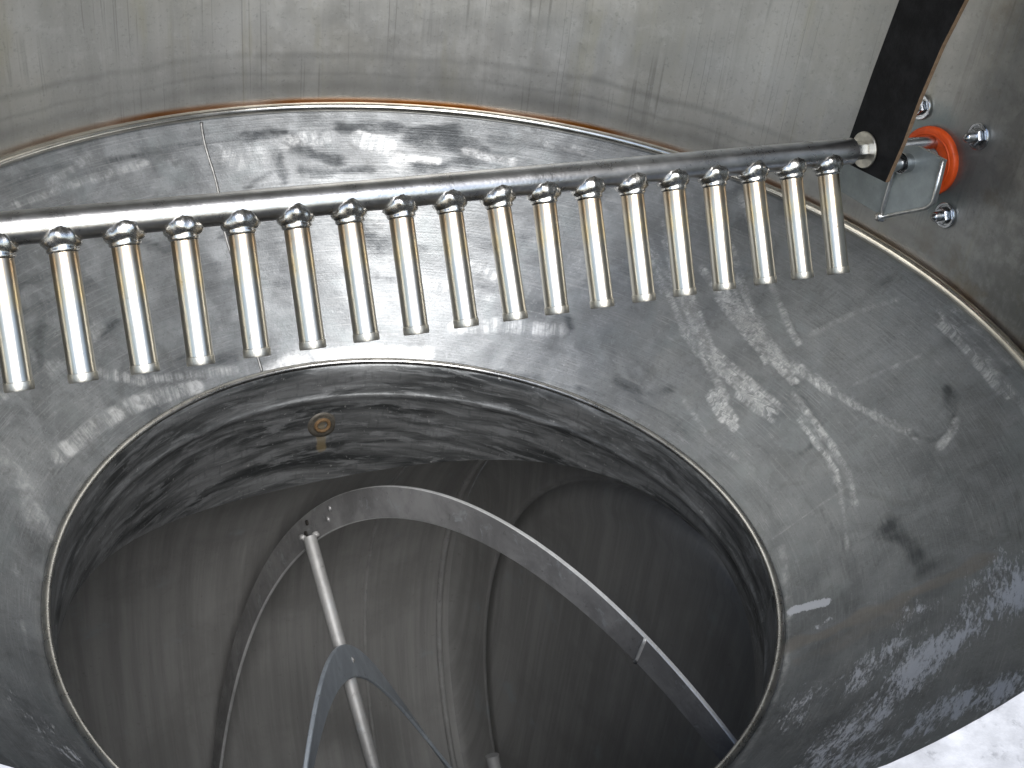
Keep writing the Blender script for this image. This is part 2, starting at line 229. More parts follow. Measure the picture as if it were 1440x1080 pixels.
def tube(pts, rad, n=16, closed=False):
    P = np.asarray(pts, float); m = len(P)
    T = (np.roll(P, -1, 0)-np.roll(P, 1, 0)) if closed else np.gradient(P, axis=0)
    T /= np.linalg.norm(T, axis=1)[:, None]
    x = frame(T[0])[0]; V = []
    rad = np.full(m, rad) if np.isscalar(rad) else np.asarray(rad)
    t = np.arange(n)*2*pi/n
    for i in range(m):
        x = x - T[i]*(x@T[i]); x /= np.linalg.norm(x); y = np.cross(T[i], x)
        V.append(P[i]+rad[i]*(np.cos(t)[:, None]*x+np.sin(t)[:, None]*y))
    V = np.concatenate(V); F = []
    for i in range(m if closed else m-1):
        for j in range(n):
            a = i*n; b = ((i+1) % m)*n
            F.append([a+j, a+(j+1) % n, b+(j+1) % n, b+j])
    if not closed:
        F.append(list(range(n))[::-1]); F.append([(m-1)*n+j for j in range(n)])
    return V, F
def prism(poly, thick):
    P = np.asarray(poly, float); n = len(P); V = np.concatenate([P, P+np.asarray(thick, float)])
    F = [list(range(n))[::-1], list(range(n, 2*n))]+[[i, (i+1) % n, (i+1) % n+n, i+n] for i in range(n)]
    return V, F
def bevel(o, w, seg=2):
    m = o.modifiers.new('Bevel', 'BEVEL'); m.width = w; m.segments = seg; m.limit_method = 'ANGLE'; m.angle_limit = R(35); m.harden_normals = True
def ring_pts(r, z, n): 
    t = np.arange(n)*2*pi/n; rr = r(t) if callable(r) else r
    return np.stack([rr*np.cos(t), rr*np.sin(t), np.full(n, z)], -1)

# ------------------------------------------------------------------ material helpers
class G:
    def __init__(s, name):
        s.m = bpy.data.materials.new(name); s.m.use_nodes = True; s.t = s.m.node_tree; s.t.nodes.clear()
        s.out = s.t.nodes.new('ShaderNodeOutputMaterial'); s.b = s.t.nodes.new('ShaderNodeBsdfPrincipled')
        s.t.links.new(s.b.outputs[0], s.out.inputs[0])
    def put(s, sock, v):
        if v is None: return
        if isinstance(v, bpy.types.NodeSocket): s.t.links.new(v, sock)
        elif sock.type == 'RGBA' and len(v) == 3: sock.default_value = (*v, 1)
        else: sock.default_value = v
    def n(s, typ, out=0, props=None, **kw):
        nd = s.t.nodes.new('ShaderNode'+typ)
        for k, v in (props or {}).items(): setattr(nd, k, v)
        for k, v in kw.items():
            key = int(k[1:]) if k[0] == 'i' and k[1:].isdigit() else k.replace('_', ' ')
            s.put(nd.inputs[key], v)
        return nd.outputs[out]
    def math(s, op, a, b=0., c=0., clamp=False): return s.n('Math', 0, dict(operation=op, use_clamp=clamp), i0=a, i1=b, i2=c)
    def mul(s, a, b): return s.math('MULTIPLY', a, b)
    def add(s, a, b): return s.math('ADD', a, b)
    def sub(s, a, b): return s.math('SUBTRACT', a, b)
    def mix(s, f, a, b):
        nd = s.t.nodes.new('ShaderNodeMix'); nd.data_type = 'RGBA'
        s.put(nd.inputs[0], f); s.put(nd.inputs[6], a); s.put(nd.inputs[7], b); return nd.outputs[2]
    def fmix(s, f, a, b): return s.add(a, s.mul(f, s.sub(b, a))) 
    def step(s, x, lo, hi, a=0., b=1.): return s.n('MapRange', 0, dict(interpolation_type='SMOOTHSTEP'), i0=x, i1=lo, i2=hi, i3=a, i4=b)
    def noise(s, vec, scale, detail=4., rough=.55, dist=0.): return s.n('TexNoise', 0, None, Vector=vec, Scale=scale, Detail=detail, Roughness=rough, Distortion=dist)
    def map(s, vec, sc): return s.n('Mapping', 0, None, Vector=vec, Scale=sc)
    def uv(s): return s.n('UVMap')
    def pos(s): return s.n('NewGeometry', 0)
    def objc(s): return s.n('TexCoord', 3)
    def xyz(s, vec): 
        nd = s.t.nodes.new('ShaderNodeSeparateXYZ'); s.put(nd.inputs[0], vec); return nd.outputs
    def attr(s, name, out=2): return s.n('Attribute', out, dict(attribute_name=name))
    def bump(s, h, strength=.3, dist=.002): return s.n('Bump', 0, None, Strength=strength, Distance=dist, Height=h)
    def fin(s, color, rough, metal=1., normal=None, spec=None, aniso=None):
        s.put(s.b.inputs['Base Color'], color); s.put(s.b.inputs['Roughness'], rough); s.put(s.b.inputs['Metallic'], metal)
        if normal is not None: s.put(s.b.inputs['Normal'], normal)
        if spec is not None: s.b.inputs['Specular IOR Level'].default_value = spec
        return s.m

def steel(name, col=(.56, .55, .53), rough=.25, var=.1, scale=30., tint=None):
    g = G(name); oc = g.objc()
    a = g.noise(oc, scale, 5); b = g.noise(oc, scale*6, 3)
    c = g.mix(g.step(a, .35, .7), tuple(k*.72 for k in col), col)
    r = g.add(rough-var*.5, g.mul(g.add(a, b), var))
    return g.fin(c, r, 1., g.bump(g.add(b, a), .12, .002))

# hopper cone: brushed steel with traced grinding marks, smears, residue, a painted highlight and side shade
def cone_mat():
    g = G('ground_hopper_steel'); uv = g.uv(); p = g.pos()
    mk = g.n('Attribute', 0, dict(attribute_name='marks')); sep = g.t.nodes.new('ShaderNodeSeparateColor'); g.put(sep.inputs[0], mk)
    d, l, w = sep.outputs[0], sep.outputs[1], sep.outputs[2]; br = g.n('Attribute', 3, dict(attribute_name='marks'))
    ph = g.attr('phase'); rp = g.attr('ripple')
    n1 = g.noise(p, 4.5, 6, .6, .4); n2 = g.noise(p, 17, 6, .62, .5); n3 = g.noise(p, 70, 5, .65)
    brush = g.noise(g.map(uv, (9, 260, 1)), 1., 4, .6); br2 = g.noise(g.map(uv, (160, 14, 1)), 1., 4, .6)
    fine = g.noise(p, 240, 3, .7)
    base = g.mix(g.step(n1, .3, .72), (.15, .159, .166), (.275, .286, .293))
    base = g.mix(g.mul(g.step(n2, .42, .66), .55), base, (.33, .345, .355))
    base = g.mix(g.mul(g.step(g.noise(p, 9, 5, .6, 1.2), .56, .72), .55), base, (.15, .155, .155))
    base = g.mix(g.mul(g.step(brush, .5, .72), .26), base, (.48, .48, .48))
    base = g.mix(g.mul(g.step(fine, .54, .72), .45), base, (.10, .105, .108)); base = g.mix(g.mul(g.step(g.noise(p, 130, 4, .7, .6), .56, .72), .4), base, (.42, .43, .44))
    grime_shade = g.mul(g.step(g.add(g.xyz(p)[0], g.mul(g.sub(n1, .5), .5)), .12, .62), g.step(n2, .25, .6, .45, .8))  # grime tone, also painting the right side of the cone in shade
    base = g.mix(g.mul(grime_shade, .45), base, (.18, .19, .193))
    base = g.mix(g.mul(g.step(g.noise(p, 11, 6, .65, .8), .50, .66), .4), base, (.24, .265, .27)); base = g.mix(g.mul(g.step(g.noise(p, 15, 6, .7, 1.), .55, .70), .3), base, (.08, .08, .077))
    for k_, (ang, sx) in enumerate(((.4, 1.), (-.7, 1.2), (1.2, .9))):
        sc = g.noise(g.n('Mapping', 0, None, Vector=uv, Rotation=(0, 0, ang), Location=(k_*3.1, 1.7*k_, 0), Scale=(3.2*sx, 85*sx, 1)), 1., 2.5, .5)
        ln = g.mul(g.step(g.math('ABSOLUTE', g.sub(sc, .5)), 0., .012, 1., 0.), g.step(g.noise(p, 6+k_, 3), .5, .62))
        base = g.mix(g.mul(ln, .22), base, ((.07, .075, .08), (.55, .56, .57), (.07, .075, .08))[k_])
    wave = g.step(g.noise(g.n('CombineXYZ', 0, None, X=g.mul(ph, 1.7), Y=g.mul(n3, .45), Z=g.mul(n2, .6)), 1., 4., .7), .36, .64)
    edge = g.sub(g.add(g.add(g.mul(n2, .8), g.mul(n3, .55)), g.mul(g.noise(p, 9, 3), .5)), .92)
    smear = g.noise(g.map(uv, (14, 120, 1)), 1., 5, .65, .5)
    dm = g.step(g.add(g.add(d, g.mul(edge, .55)), g.mul(g.sub(smear, .5), .9)), .12, .92)
    dm = g.mul(dm, g.fmix(rp, 1., g.add(.55, g.mul(wave, .45))))
    dm = g.mul(g.mul(dm, g.step(d, .02, .14)), g.step(g.add(g.mul(n2, .6), g.mul(g.noise(p, 30, 5, .7), .5)), .36, .62, .35, 1.))
    lm = g.mul(g.step(g.add(l, g.mul(edge, 1.1)), .1, .95), g.step(l, .02, .2))
    lm = g.mul(lm, g.fmix(rp, 1., g.add(.18, g.mul(wave, .82))))
    c = g.mix(g.mul(dm, .9), base, (.05, .055, .06))
    lm = g.mul(lm, g.step(g.noise(p, 48, 5, .7, .5), .36, .6, .35, 1.))
    c = g.mix(g.mul(lm, .78), c, (.74, .75, .755))
    bm_ = g.mul(g.step(g.add(br, g.mul(edge, 1.1)), .0, 1.), g.step(br, .02, .3))
    c = g.mix(g.mul(bm_, .5), c, (.23, .195, .15))
    # dried residue: ragged flecks drawn out along the slope
    rot = g.n('Mapping', 0, None, Vector=uv, Rotation=(0, 0, .5), Scale=(70, 190, 1))
    rot2 = g.n('Mapping', 0, None, Vector=uv, Rotation=(0, 0, .4), Scale=(26, 64, 1))
    fl = g.add(g.add(g.mul(g.noise(rot, 1., 9, .75, .5), .42), g.mul(g.noise(rot2, 1., 7, .7, .6), .36)), g.mul(g.noise(p, 11, 4, .6), .24))
    wm = g.step(g.add(fl, g.mul(w, .30)), .635, .715)
    wm = g.mul(wm, g.step(w, .03, .2))
    c = g.mix(g.mul(wm, .85), c, (.62, .63, .645))
    rough = g.add(.29, g.mul(n2, .2)); rough = g.add(rough, g.mul(br2, .06))
    rough = g.fmix(dm, rough, .34); rough = g.fmix(g.mul(lm, .8), rough, .40); rough = g.fmix(wm, rough, .75); rough = g.fmix(bm_, rough, .45)
    metal = g.sub(.78, g.add(g.mul(wm, .6), g.mul(bm_, .3)))
    h = g.add(g.add(g.mul(brush, .6), g.add(g.mul(n3, .6), g.mul(fine, .5))), g.mul(wm, .8))
    big = g.bump(g.noise(p, 5, 2), .35, .03)
    nb = g.n('Bump', 0, None, Strength=.35, Distance=.0016, Height=h, Normal=big)
    return g.fin(c, rough, metal, nb)

def wall_mat():
    g = G('stained_wall_steel'); uv = g.uv(); p = g.pos(); u, v, _ = g.xyz(uv); px, py, pz = g.xyz(p)
    n1 = g.noise(p, 3.2, 6, .6, .3); n2 = g.noise(p, 26, 6, .66, .3); n3 = g.noise(p, 120, 4, .7)
    wob = g.n('Combine' 'XYZ', 0, None, X=g.add(u, g.mul(g.noise(p, 3, 2), .012)), Y=v, Z=0.)
    st = g.noise(g.map(wob, (9, .7, 1)), 1., 5, .6); st2 = g.noise(g.map(wob, (60, 2.2, 1)), 1., 4, .6)
    drip = g.noise(g.map(wob, (26, .28, 1)), 1., 1.5, .5)
    # right-hand side of the wall is more corroded
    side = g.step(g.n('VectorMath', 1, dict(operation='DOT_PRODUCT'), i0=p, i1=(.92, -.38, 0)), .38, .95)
    c = g.mix(g.step(st, .3, .7), (.41, .402, .375), (.545, .535, .505))
    c = g.mix(g.mul(g.step(n1, .45, .7), .5), c, (.50, .48, .42))
    c = g.mix(g.mul(g.step(n2, .5, .68), .22), c, (.68, .675, .65))
    c = g.mix(g.mul(g.step(st2, .55, .75), .35), c, (.36, .345, .31))
    dl = g.mul(g.step(g.math('ABSOLUTE', g.sub(drip, .56)), .0, .018, 1., 0.), g.step(g.noise(g.map(wob, (6, 5, 1)), 1., 2), .42, .6))
    c = g.mix(g.mul(dl, .42), c, (.19, .185, .165)); c = g.mix(g.mul(g.step(g.noise(g.map(wob, (14, 1.6, 1)), 1., 5, .65, .3), .54, .7), .45), c, (.44, .415, .31)); c = g.mix(g.mul(g.step(n3, .54, .70), .4), c, (.26, .26, .235)); c = g.mix(g.mul(g.step(g.noise(p, 60, 5, .72, .4), .56, .7), .2), c, (.70, .695, .67))
    # tide lines just above the seam
    vv = g.add(v, g.mul(g.sub(g.noise(g.map(uv, (5, 1, 1)), 1., 4), .5), .035))
    for z0, wd, k in ((.118, .012, .26), (.078, .007, .2), (.05, .018, .25)):
        ln = g.step(g.math('ABSOLUTE', g.sub(vv, z0)), 0., wd, 1., 0.)
        c = g.mix(g.mul(g.mul(ln, k), g.step(g.noise(g.map(uv, (1.4, 2, 1)), 1., 3), .25, .6, .25, 1.)), c, (.14, .14, .13))
    low = g.step(v, .02, .16, .5, 0.)
    c = g.mix(g.mul(low, .55), c, (.27, .275, .27))
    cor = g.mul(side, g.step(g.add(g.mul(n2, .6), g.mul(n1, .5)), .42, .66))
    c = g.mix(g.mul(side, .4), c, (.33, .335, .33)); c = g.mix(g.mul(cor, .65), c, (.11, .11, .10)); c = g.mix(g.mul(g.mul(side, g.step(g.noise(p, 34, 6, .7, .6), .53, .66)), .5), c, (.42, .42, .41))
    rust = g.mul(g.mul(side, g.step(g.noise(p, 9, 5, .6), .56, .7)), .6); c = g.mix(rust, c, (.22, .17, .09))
    # bluish grease round the gasket
    dg = g.n('VectorMath', 1, dict(operation='DISTANCE'), i0=p, i1=tuple(GASKET))
    gr = g.step(g.add(dg, g.mul(g.sub(n2, .5), .07)), .06, .125, 1., 0.)
    c = g.mix(g.mul(gr, .75), c, (.17, .23, .24))
    # heat tint of the seam weld
    ht = g.mul(g.step(v, .016, .029, 1., 0.), g.step(g.noise(g.map(uv, (2.2, 0, 1)), 1., 2), .3, .55))
    ht = g.mul(ht, g.step(px, -.95, -.6)); ht = g.mul(ht, g.step(px, .45, .85, 1., .35))
    c = g.mix(ht, c, (.22, .085, .014))
    rough = g.add(.40, g.mul(n2, .16)); rough = g.fmix(g.mul(low, 1.), rough, .36)
    h = g.add(g.mul(n2, .6), g.add(g.mul(n3, .5), st2))
    big = g.bump(g.noise(p, 4, 2), .3, .03)
    return g.fin(c, rough, .92, g.n('Bump', 0, None, Strength=.3, Distance=.0018, Height=h, Normal=big))

def neck_mat():
    g = G('smeared_throat_steel'); uv = g.uv(); p = g.pos()
    mk = g.n('Attribute', 3, dict(attribute_name='marks'))
    warp = g.n('VectorMath', 0, dict(operation='ADD'), i0=uv, i1=g.n('VectorMath', 0, dict(operation='SCALE'), i0=g.n('TexNoise', 1, None, Vector=p, Scale=5., Detail=3.), Scale=.022))
    s1 = g.noise(g.map(warp, (3.6, 24, 1)), 1., 7, .62, .6); s2 = g.noise(g.map(warp, (11, 60, 1)), 1., 6, .65, .5); s3 = g.noise(g.map(uv, (90, 26, 1)), 1., 4, .6)
    n3 = g.noise(p, 90, 4, .7)
    c = g.mix(g.step(s1, .34, .66), (.045, .048, .049), (.21, .216, .218))
    c = g.mix(g.mul(g.step(s2, .48, .64), .65), c, (.29, .30, .305))
    c = g.mix(g.mul(g.step(s3, .52, .7), .4), c, (.08, .085, .085))
    c = g.mix(g.mul(g.step(n3, .62, .74), .5), c, (.6, .6, .58))
    bm_ = g.step(g.add(mk, g.mul(g.sub(n3, .5), .9)), .25, .85); c = g.mix(g.mul(bm_, .75), c, (.10, .075, .035))
    h = g.add(s2, g.mul(n3, .6))
    return g.fin(c, g.add(.28, g.mul(s2, .28)), g.sub(.7, g.mul(bm_, .5)), g.bump(h, .4, .002))

def drum_mat(name='dull_trough_steel', k=1.):
    g = G(name); uv = g.uv(); p = g.pos()
    st = g.noise(g.map(uv, (26, 1.0, 1)), 1., 6, .62); st2 = g.noise(g.map(uv, (120, 4, 1)), 1., 4, .6); n1 = g.noise(p, 4, 6, .6, .4); n2 = g.noise(p, 60, 5, .7)
    c = g.mix(g.step(st, .3, .7), (.28, .28, .274), (.38, .38, .372))
    c = g.mix(g.mul(g.step(n1, .42, .7), .6), c, (.235, .234, .228)); c = g.mix(g.mul(g.step(st2, .5, .75), .2), c, (.48, .47, .455))
    c = g.mix(g.mul(g.step(g.noise(p, 7, 4, .6), .62, .75), .5), c, (.36, .40, .43))
    c = g.mix(g.mul(g.step(n2, .6, .75), .35), c, (.12, .11, .10))
    c = g.mix(1., c, c) if k == 1. else g.n('VectorMath', 0, dict(operation='SCALE'), i0=c, Scale=k)
    return g.fin(c, g.add(.42, g.mul(n1, .16)), .35, g.bump(g.add(st2, n2), .25, .002))

def ribbon_mat(name, c0, c1, rough=.38):
    g = G(name); p = g.pos(); n1 = g.noise(p, 9, 6, .65, .6); n2 = g.noise(p, 55, 5, .7, .4); n3 = g.noise(p, 22, 8, .72, .8)
    c = g.mix(g.step(n1, .35, .7), c0, c1)
    c = g.mix(g.mul(g.step(n3, .56, .66), .6), c, (.42, .45, .47)); c = g.mix(g.mul(g.step(n2, .6, .72), .5), c, (.08, .08, .08))
    return g.fin(c, g.add(rough-.06, g.mul(n2, .2)), .4, g.bump(n2, .3, .0015))

def nozzle_mat():
    g = G('heat_tinted_nozzle_steel'); oc = g.objc(); x, y, z = g.xyz(oc); rnd = g.n('ObjectInfo', 5)
    off = g.n('VectorMath', 0, dict(operation='ADD'), i0=oc, i1=g.n('CombineXYZ', 0, None, X=g.mul(rnd, 7.), Y=g.mul(rnd, 3.), Z=0.))
    n1 = g.noise(off, 60, 5, .65); n2 = g.noise(g.map(off, (500, 500, 14)), 1., 3, .6); n3 = g.noise(g.map(off, (40, 40, 9)), 1., 4, .6)
    zz = g.add(z, g.mul(g.sub(n3, .5), .03))
    c = g.mix(g.step(n2, .3, .75), (.45, .42, .35), (.58, .555, .495))
    c = g.mix(g.mul(g.step(n1, .55, .72), .3), c, (.36, .31, .22))
    brown = g.mul(g.step(zz, -.085, -.045), g.step(zz, -.040, -.026, 1., 0.))
    c = g.mix(g.mul(brown, .5), c, (.38, .25, .12))
    blue = g.mul(g.step(zz, -.115, -.09), g.step(zz, -.085, -.06, 1., 0.)); c = g.mix(g.mul(blue, .35), c, (.60, .47, .24))
    dirt = g.step(n1, .66, .74); c = g.mix(g.mul(dirt, .6), c, (.14, .10, .06))
    return g.fin(c, g.add(.235, g.mul(n1, .14)), 1., g.bump(n2, .10, .001))

def simple(name, col, rough, metal=0., nscale=40., amt=.3, bump=.2, spec=None):
    g = G(name); oc = g.objc(); n1 = g.noise(oc, nscale, 6, .65); n2 = g.noise(oc, nscale*5, 4, .7)
    c = g.mix(g.mul(g.step(n1, .35, .7), amt), col, tuple(min(1, k*1.9+.01) for k in col)); c = g.mix(g.mul(g.step(n2, .55, .75), amt), c, tuple(k*.5 for k in col))
    return g.fin(c, g.add(rough-.06, g.mul(n1, .12)), metal, g.bump(n2, bump, .001), spec)

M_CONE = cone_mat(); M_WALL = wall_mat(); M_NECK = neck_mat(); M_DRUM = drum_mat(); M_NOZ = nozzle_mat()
M_PIPE = steel('polished_pipe_steel', (.70, .695, .69), .25, .08, 25)
M_BEAD = steel('polished_seam_steel', (.90, .85, .75), .17, .06, 12)
M_RIM = steel('worn_rim_steel', (.62, .61, .58), .22, .14, 20)
M_WELD = steel('weld_steel', (.66, .64, .60), .20, .12, 120)
M_SEAMW = steel('ground_weld_steel', (.27, .27, .265), .42, .14, 90)
M_CAP = steel('nozzle_end_steel', (.62, .59, .51), .34, .14, 80)
M_HEAD = drum_mat('dished_end_steel', .86)
M_RIB = ribbon_mat('scuffed_ribbon_steel', (.22, .22, .222), (.36, .36, .362))
M_RIBE = ribbon_mat('worn_ribbon_edge_steel', (.50, .51, .51), (.68, .69, .69), .36)
M_RIBI = ribbon_mat('sky_tint_inner_ribbon_steel', (.42, .47, .53), (.56, .62, .68), .34)  # blue sky reflection painted into the ribbon colour
M_SPOKE = ribbon_mat('spoke_steel', (.32, .32, .315), (.43, .43, .425), .52)
M_STRAP = simple('black_strap_rubber', (.0022, .0022, .0026), .62, 0, 26, .7, .5, .2)
M_STRAPE = simple('tan_strap_edge', (.13, .085, .05), .8, 0, 120, .6, .6)
M_BRK = simple('galvanised_bracket', (.26, .285, .28), .42, .45, 30, .25, .15)
M_BRKE = steel('bracket_cut_edge', (.75, .75, .73), .30, .1, 60)
M_GASK = simple('orange_rubber', (.60, .068, .006), .48, 0, 26, .45, .35)
M_ZINC = steel('zinc_bolt_steel', (.66, .67, .68), .16, .12, 90)
M_SILL = simple('white_painted_sill', (.34, .34, .345), .5, 0, 16, .6, .5)
M_RUST = simple('rusty_drain', (.085, .048, .018), .75, 0, 130, .7, .8)
M_BOSS = simple('grimy_boss', (.045, .040, .032), .5, .35, 60, .8, .6)
M_DARK = simple('dark_bore', (.012, .010, .008), .8, 0, 60, .3, .2)
M_OUT = steel('outer_shell_steel', (.55, .55, .54), .4, .1, 10)
def ground_mat():
    g = G('pale_concrete'); p = g.pos(); n1 = g.noise(p, .6, 6, .6); n2 = g.noise(p, 9, 6, .65)
    c = g.mix(g.step(n1, .3, .7), (.34, .335, .32), (.46, .455, .44)); c = g.mix(g.mul(g.step(n2, .5, .7), .4), c, (.30, .295, .28))
    return g.fin(c, .85, 0., g.bump(n2, .4, .01))

# ------------------------------------------------------------------ the vessel
ves = empty('mixer_vessel', (0, 0, 0), 'big round stainless steel mixer vessel with conical hopper, seen through its front opening', 'mixing vessel')

def add_marks(o, V, marks):
    n = len(V); acc = np.zeros((n, 4), np.float32); phase = np.zeros(n, np.float32); rip = np.zeros(n, np.float32); best = np.zeros(n, np.float32)
    idx = dict(d=0, l=1, w=2, b=3)
    for kd, s, hw, wl, pts in marks:
        P = np.array(pts); reach = hw*1.7+.02
        lo, hi = P.min(0)-reach, P.max(0)+reach
        sel = np.where(((V > lo) & (V < hi)).all(1))[0]
        if not len(sel): continue
        X = V[sel]; dist = np.full(len(sel), 9.); along = np.zeros(len(sel)); acl = 0.
        sd = float(pts[0][0]*37+pts[0][1]*91)
        if hw > .012 and kd != 'l':                  # ragged outlines: warp the stroke by a few waves
            k0 = .55/hw
            X = X+hw*np.stack([.22*np.sin(X[:, 1]*k0*.7+sd)+.22*np.sin(X[:, 0]*k0*1.9+2*sd), .30*np.sin(X[:, 0]*k0*.8+1.7*sd)+.22*np.sin(X[:, 2]*k0*2.3+sd), .15*np.sin(X[:, 0]*k0*1.3+sd)], -1)
        for a, b in zip(P[:-1], P[1:]):
            L = np.linalg.norm(b-a); t = np.clip(((X-a)@(b-a))/L**2, 0, 1); dd = np.linalg.norm(X-a-t[:, None]*(b-a), axis=1)
            k = dd < dist; dist = np.where(k, dd, dist); along = np.where(k, acl+t*L, along); acl += L
        hv = hw*(1+.28*np.sin(along/hw*.6+sd)+.15*np.sin(along/hw*1.7+2.3*sd)) if hw > .008 and kd != 'l' else hw
        fall = np.clip((1.5-dist/hv)/1.4, 0, 1) if kd == 'd' else np.clip((1.3-dist/hv)/.9, 0, 1); fall = fall*fall*(3-2*fall)*s
        if kd == 'w': fall = np.clip(1.3-dist/hw, 0, 1)**.8*s
        acc[sel, idx[kd]] = np.maximum(acc[sel, idx[kd]], fall)
        k = fall > best[sel]*1.02
        kk = sel[k]; best[kk] = fall[k]; phase[kk] = along[k]/wl if wl else 0; rip[kk] = 1. if wl else 0.
    me = o.data
    me.attributes.new('marks', 'FLOAT_COLOR', 'POINT').data.foreach_set('color', acc.ravel())
    me.attributes.new('phase', 'FLOAT', 'POINT').data.foreach_set('value', phase)
    me.attributes.new('ripple', 'FLOAT', 'POINT').data.foreach_set('value', rip)

# cone
nu, nv = 1400, 120
t = np.arange(nu)*2*pi/nu; s = np.linspace(0, 1, nv); T, S = np.meshgrid(t, s, indexing='ij')
r1 = rin(T)+.003; RR = .992+(r1-.992)*S; ZZ = -.414*S
V = np.stack([RR*np.cos(T), RR*np.sin(T), ZZ], -1).reshape(-1, 3)
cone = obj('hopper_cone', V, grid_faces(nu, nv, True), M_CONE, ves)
set_uv(cone, np.stack([T*.8, S*.555], -1).reshape(-1, 2)); add_marks(cone, V, MARKS)

# wall, with the front opening (azimuth 210..330 degrees) above the sill
nu = 540; zs = np.concatenate([[-.03], np.linspace(0, LIP, 40), np.linspace(LIP, 2.1, 150)[1:], [2.2]]); nv = len(zs)
t = np.arange(nu)*2*pi/nu; T, Z = np.meshgrid(t, zs, indexing='ij')
Z2 = Z+lip_dz(np.cos(T))*np.clip(1-np.abs(Z-LIP)/.16, 0, 1)*(np.sin(T) < -.3)*np.clip((-np.sin(T)-.3)/.15, 0, 1)
V = np.stack([np.cos(T), np.sin(T), Z2], -1).reshape(-1, 3); F = grid_faces(nu, nv, True)
ti = F[:, 0]//nv; zi = F[:, 0] % nv; az = np.degrees(t[ti])
cut = (az > 209.9) & (az < 329.6) & (zs[zi] > LIP-1e-6) & (zs[np.minimum(zi+1, nv-1)] < 2.1001)
wall = obj('vessel_wall', V, F[~cut], M_WALL, ves); set_uv(wall, np.stack([T, Z], -1).reshape(-1, 2))
sm = wall.modifiers.new('Solidify', 'SOLIDIFY'); sm.thickness = .012; sm.offset = 1; sm.use_quality_normals = True
# solidify grows outwards whichever way the faces look
bm = bmesh.new(); bm.from_mesh(wall.data); bm.normal_update(); bm.faces.ensure_lookup_table()
f0 = bm.faces[0]; c0 = f0.calc_center_median()
sm.offset = 1. if f0.normal.dot(Vector((c0.x, c0.y, 0))) > 0 else -1.
bm.free()
roofV, roofF = lathe([(0.0001, 0), (.6, -.0), (1.03, -.0), (1.03, .012), (.6, .012), (.0001, .012)], (0, 0, 2.202), (0, 0, 1), 96)
obj('added_top_plate', roofV, roofF, M_OUT, ves, auto=30)  # unseen roof, added to block overhead sky and darken reflections
# sill shelf outside the front opening, widened beyond view to bounce light in
t = np.radians(np.linspace(206, 334, 90)); prof = [(.9985, LIP+.0005), (.9995, LIP+.0020), (1.95, LIP-.012), (1.95, LIP-.04), (1.0135, LIP-.04)]
V = np.array([[r_*math.cos(a), r_*math.sin(a), z_+float(lip_dz(math.cos(a)))*min(1, max(0, (-math.sin(a)-.3)/.15))] for a in t for r_, z_ in prof])
obj('opening_sill', V, grid_faces(90, 5).tolist()+[[i*5+4, (i+1)*5+4, (i+1)*5, i*5] for i in range(89)], M_SILL, ves, auto=30)
# seam ring between wall and cone
P = ring_pts(.9885, .007, 400); obj('seam_ring', *tube(P, .0098, 18, True), M_BEAD, ves)
# radial weld of the cone
def cone_pt(azd, s_, up=0.): 
    a = R(azd); rr = .992+(rin(a)+.003-.992)*s_; return np.array([rr*math.cos(a), rr*math.sin(a), -.414*s_+up])
P = np.array([cone_pt(123.1+2.3*k/160+.2*math.sin(k*.11), k/160, .0002) for k in range(3, 158)])
obj('hopper_weld_seam', *tube(P, (.0029+.0006*rng.random(len(P))), 10), M_SEAMW, ves)
# throat
nu = 720; t = np.arange(nu)*2*pi/nu; ri = rin(t); x = -ri*np.sin(AZ-t); 
zb = ZC+np.sqrt(RD**2-x**2)-.010
rows = [(.002, -.4145), (-.003, -.420), (-.0035, -.45), (-.0035, -.484), (-.0065, -.489), (-.0085, -.494), (-.0065, -.500), (-.002, -.506)]
rowsV = [np.stack([(ri+dr)*np.cos(t), (ri+dr)*np.sin(t), np.full(nu, z_)], -1) for dr, z_ in rows]
for k in np.linspace(0, 1, 42)[1:]:
    z_ = -.506+(zb+.506)*k; rowsV.append(np.stack([(ri-.002)*np.cos(t), (ri-.002)*np.sin(t), z_], -1))
rowsV.append(np.stack([(ri+.006)*np.cos(t), (ri+.006)*np.sin(t), zb], -1)); rowsV.append(np.stack([(ri+.006)*np.cos(t), (ri+.006)*np.sin(t), zb+.05], -1))
V = np.stack(rowsV, 1).reshape(-1, 3); nv = len(rowsV)
neck = obj('throat', V, grid_faces(nu, nv, True), M_NECK, ves, auto=50)
set_uv(neck, np.stack([np.repeat(t*.61, nv), V[:, 2]], -1))
DR_AZ = R(113.2); DR_Z = -.565; dr_r = float(rin(DR_AZ))-.002
DR = np.array([dr_r*math.cos(DR_AZ), dr_r*math.sin(DR_AZ), DR_Z])
def nk(da, z_): 
    a = DR_AZ+da; return (dr_r*math.cos(a), dr_r*math.sin(a), z_)
add_marks(neck, V, [('b', 1., .011, 0, [nk(0, -.57), nk(.004, -.60), nk(.002, -.628)]), ('b', .7, .032, 0, [nk(-.01, -.56), nk(.01, -.57)])])
P = ring_pts(lambda a: rin(a)+.0015, -.409, 420); obj('throat_rim', *tube(P, .0068, 12, True), M_RIM, ves)
din = np.array([-math.cos(DR_AZ), -math.sin(DR_AZ), 0])
port = obj('drain_port', *lathe([(.034, -.004), (.032, .0015), (.024, .002), (.018, .001), (.0165, .004), (.0125, .004), (.0105, .002), (.0105, -.012)], DR, din, 40), M_BOSS, ves)
set_uv(port, np.stack([np.arange(len(port.data.vertices))*.003, np.zeros(len(port.data.vertices))], -1))
obj('drain_bore', *lathe([(.0001, -.004), (.0104, -.004)], DR, din, 24), M_DARK, port)
obj('rusty_bore_rim', *lathe([(.0185, .0015), (.0172, .0058), (.0128, .0065), (.0108, .003), (.0106, -.003)], DR, din, 32), M_RUST, port)

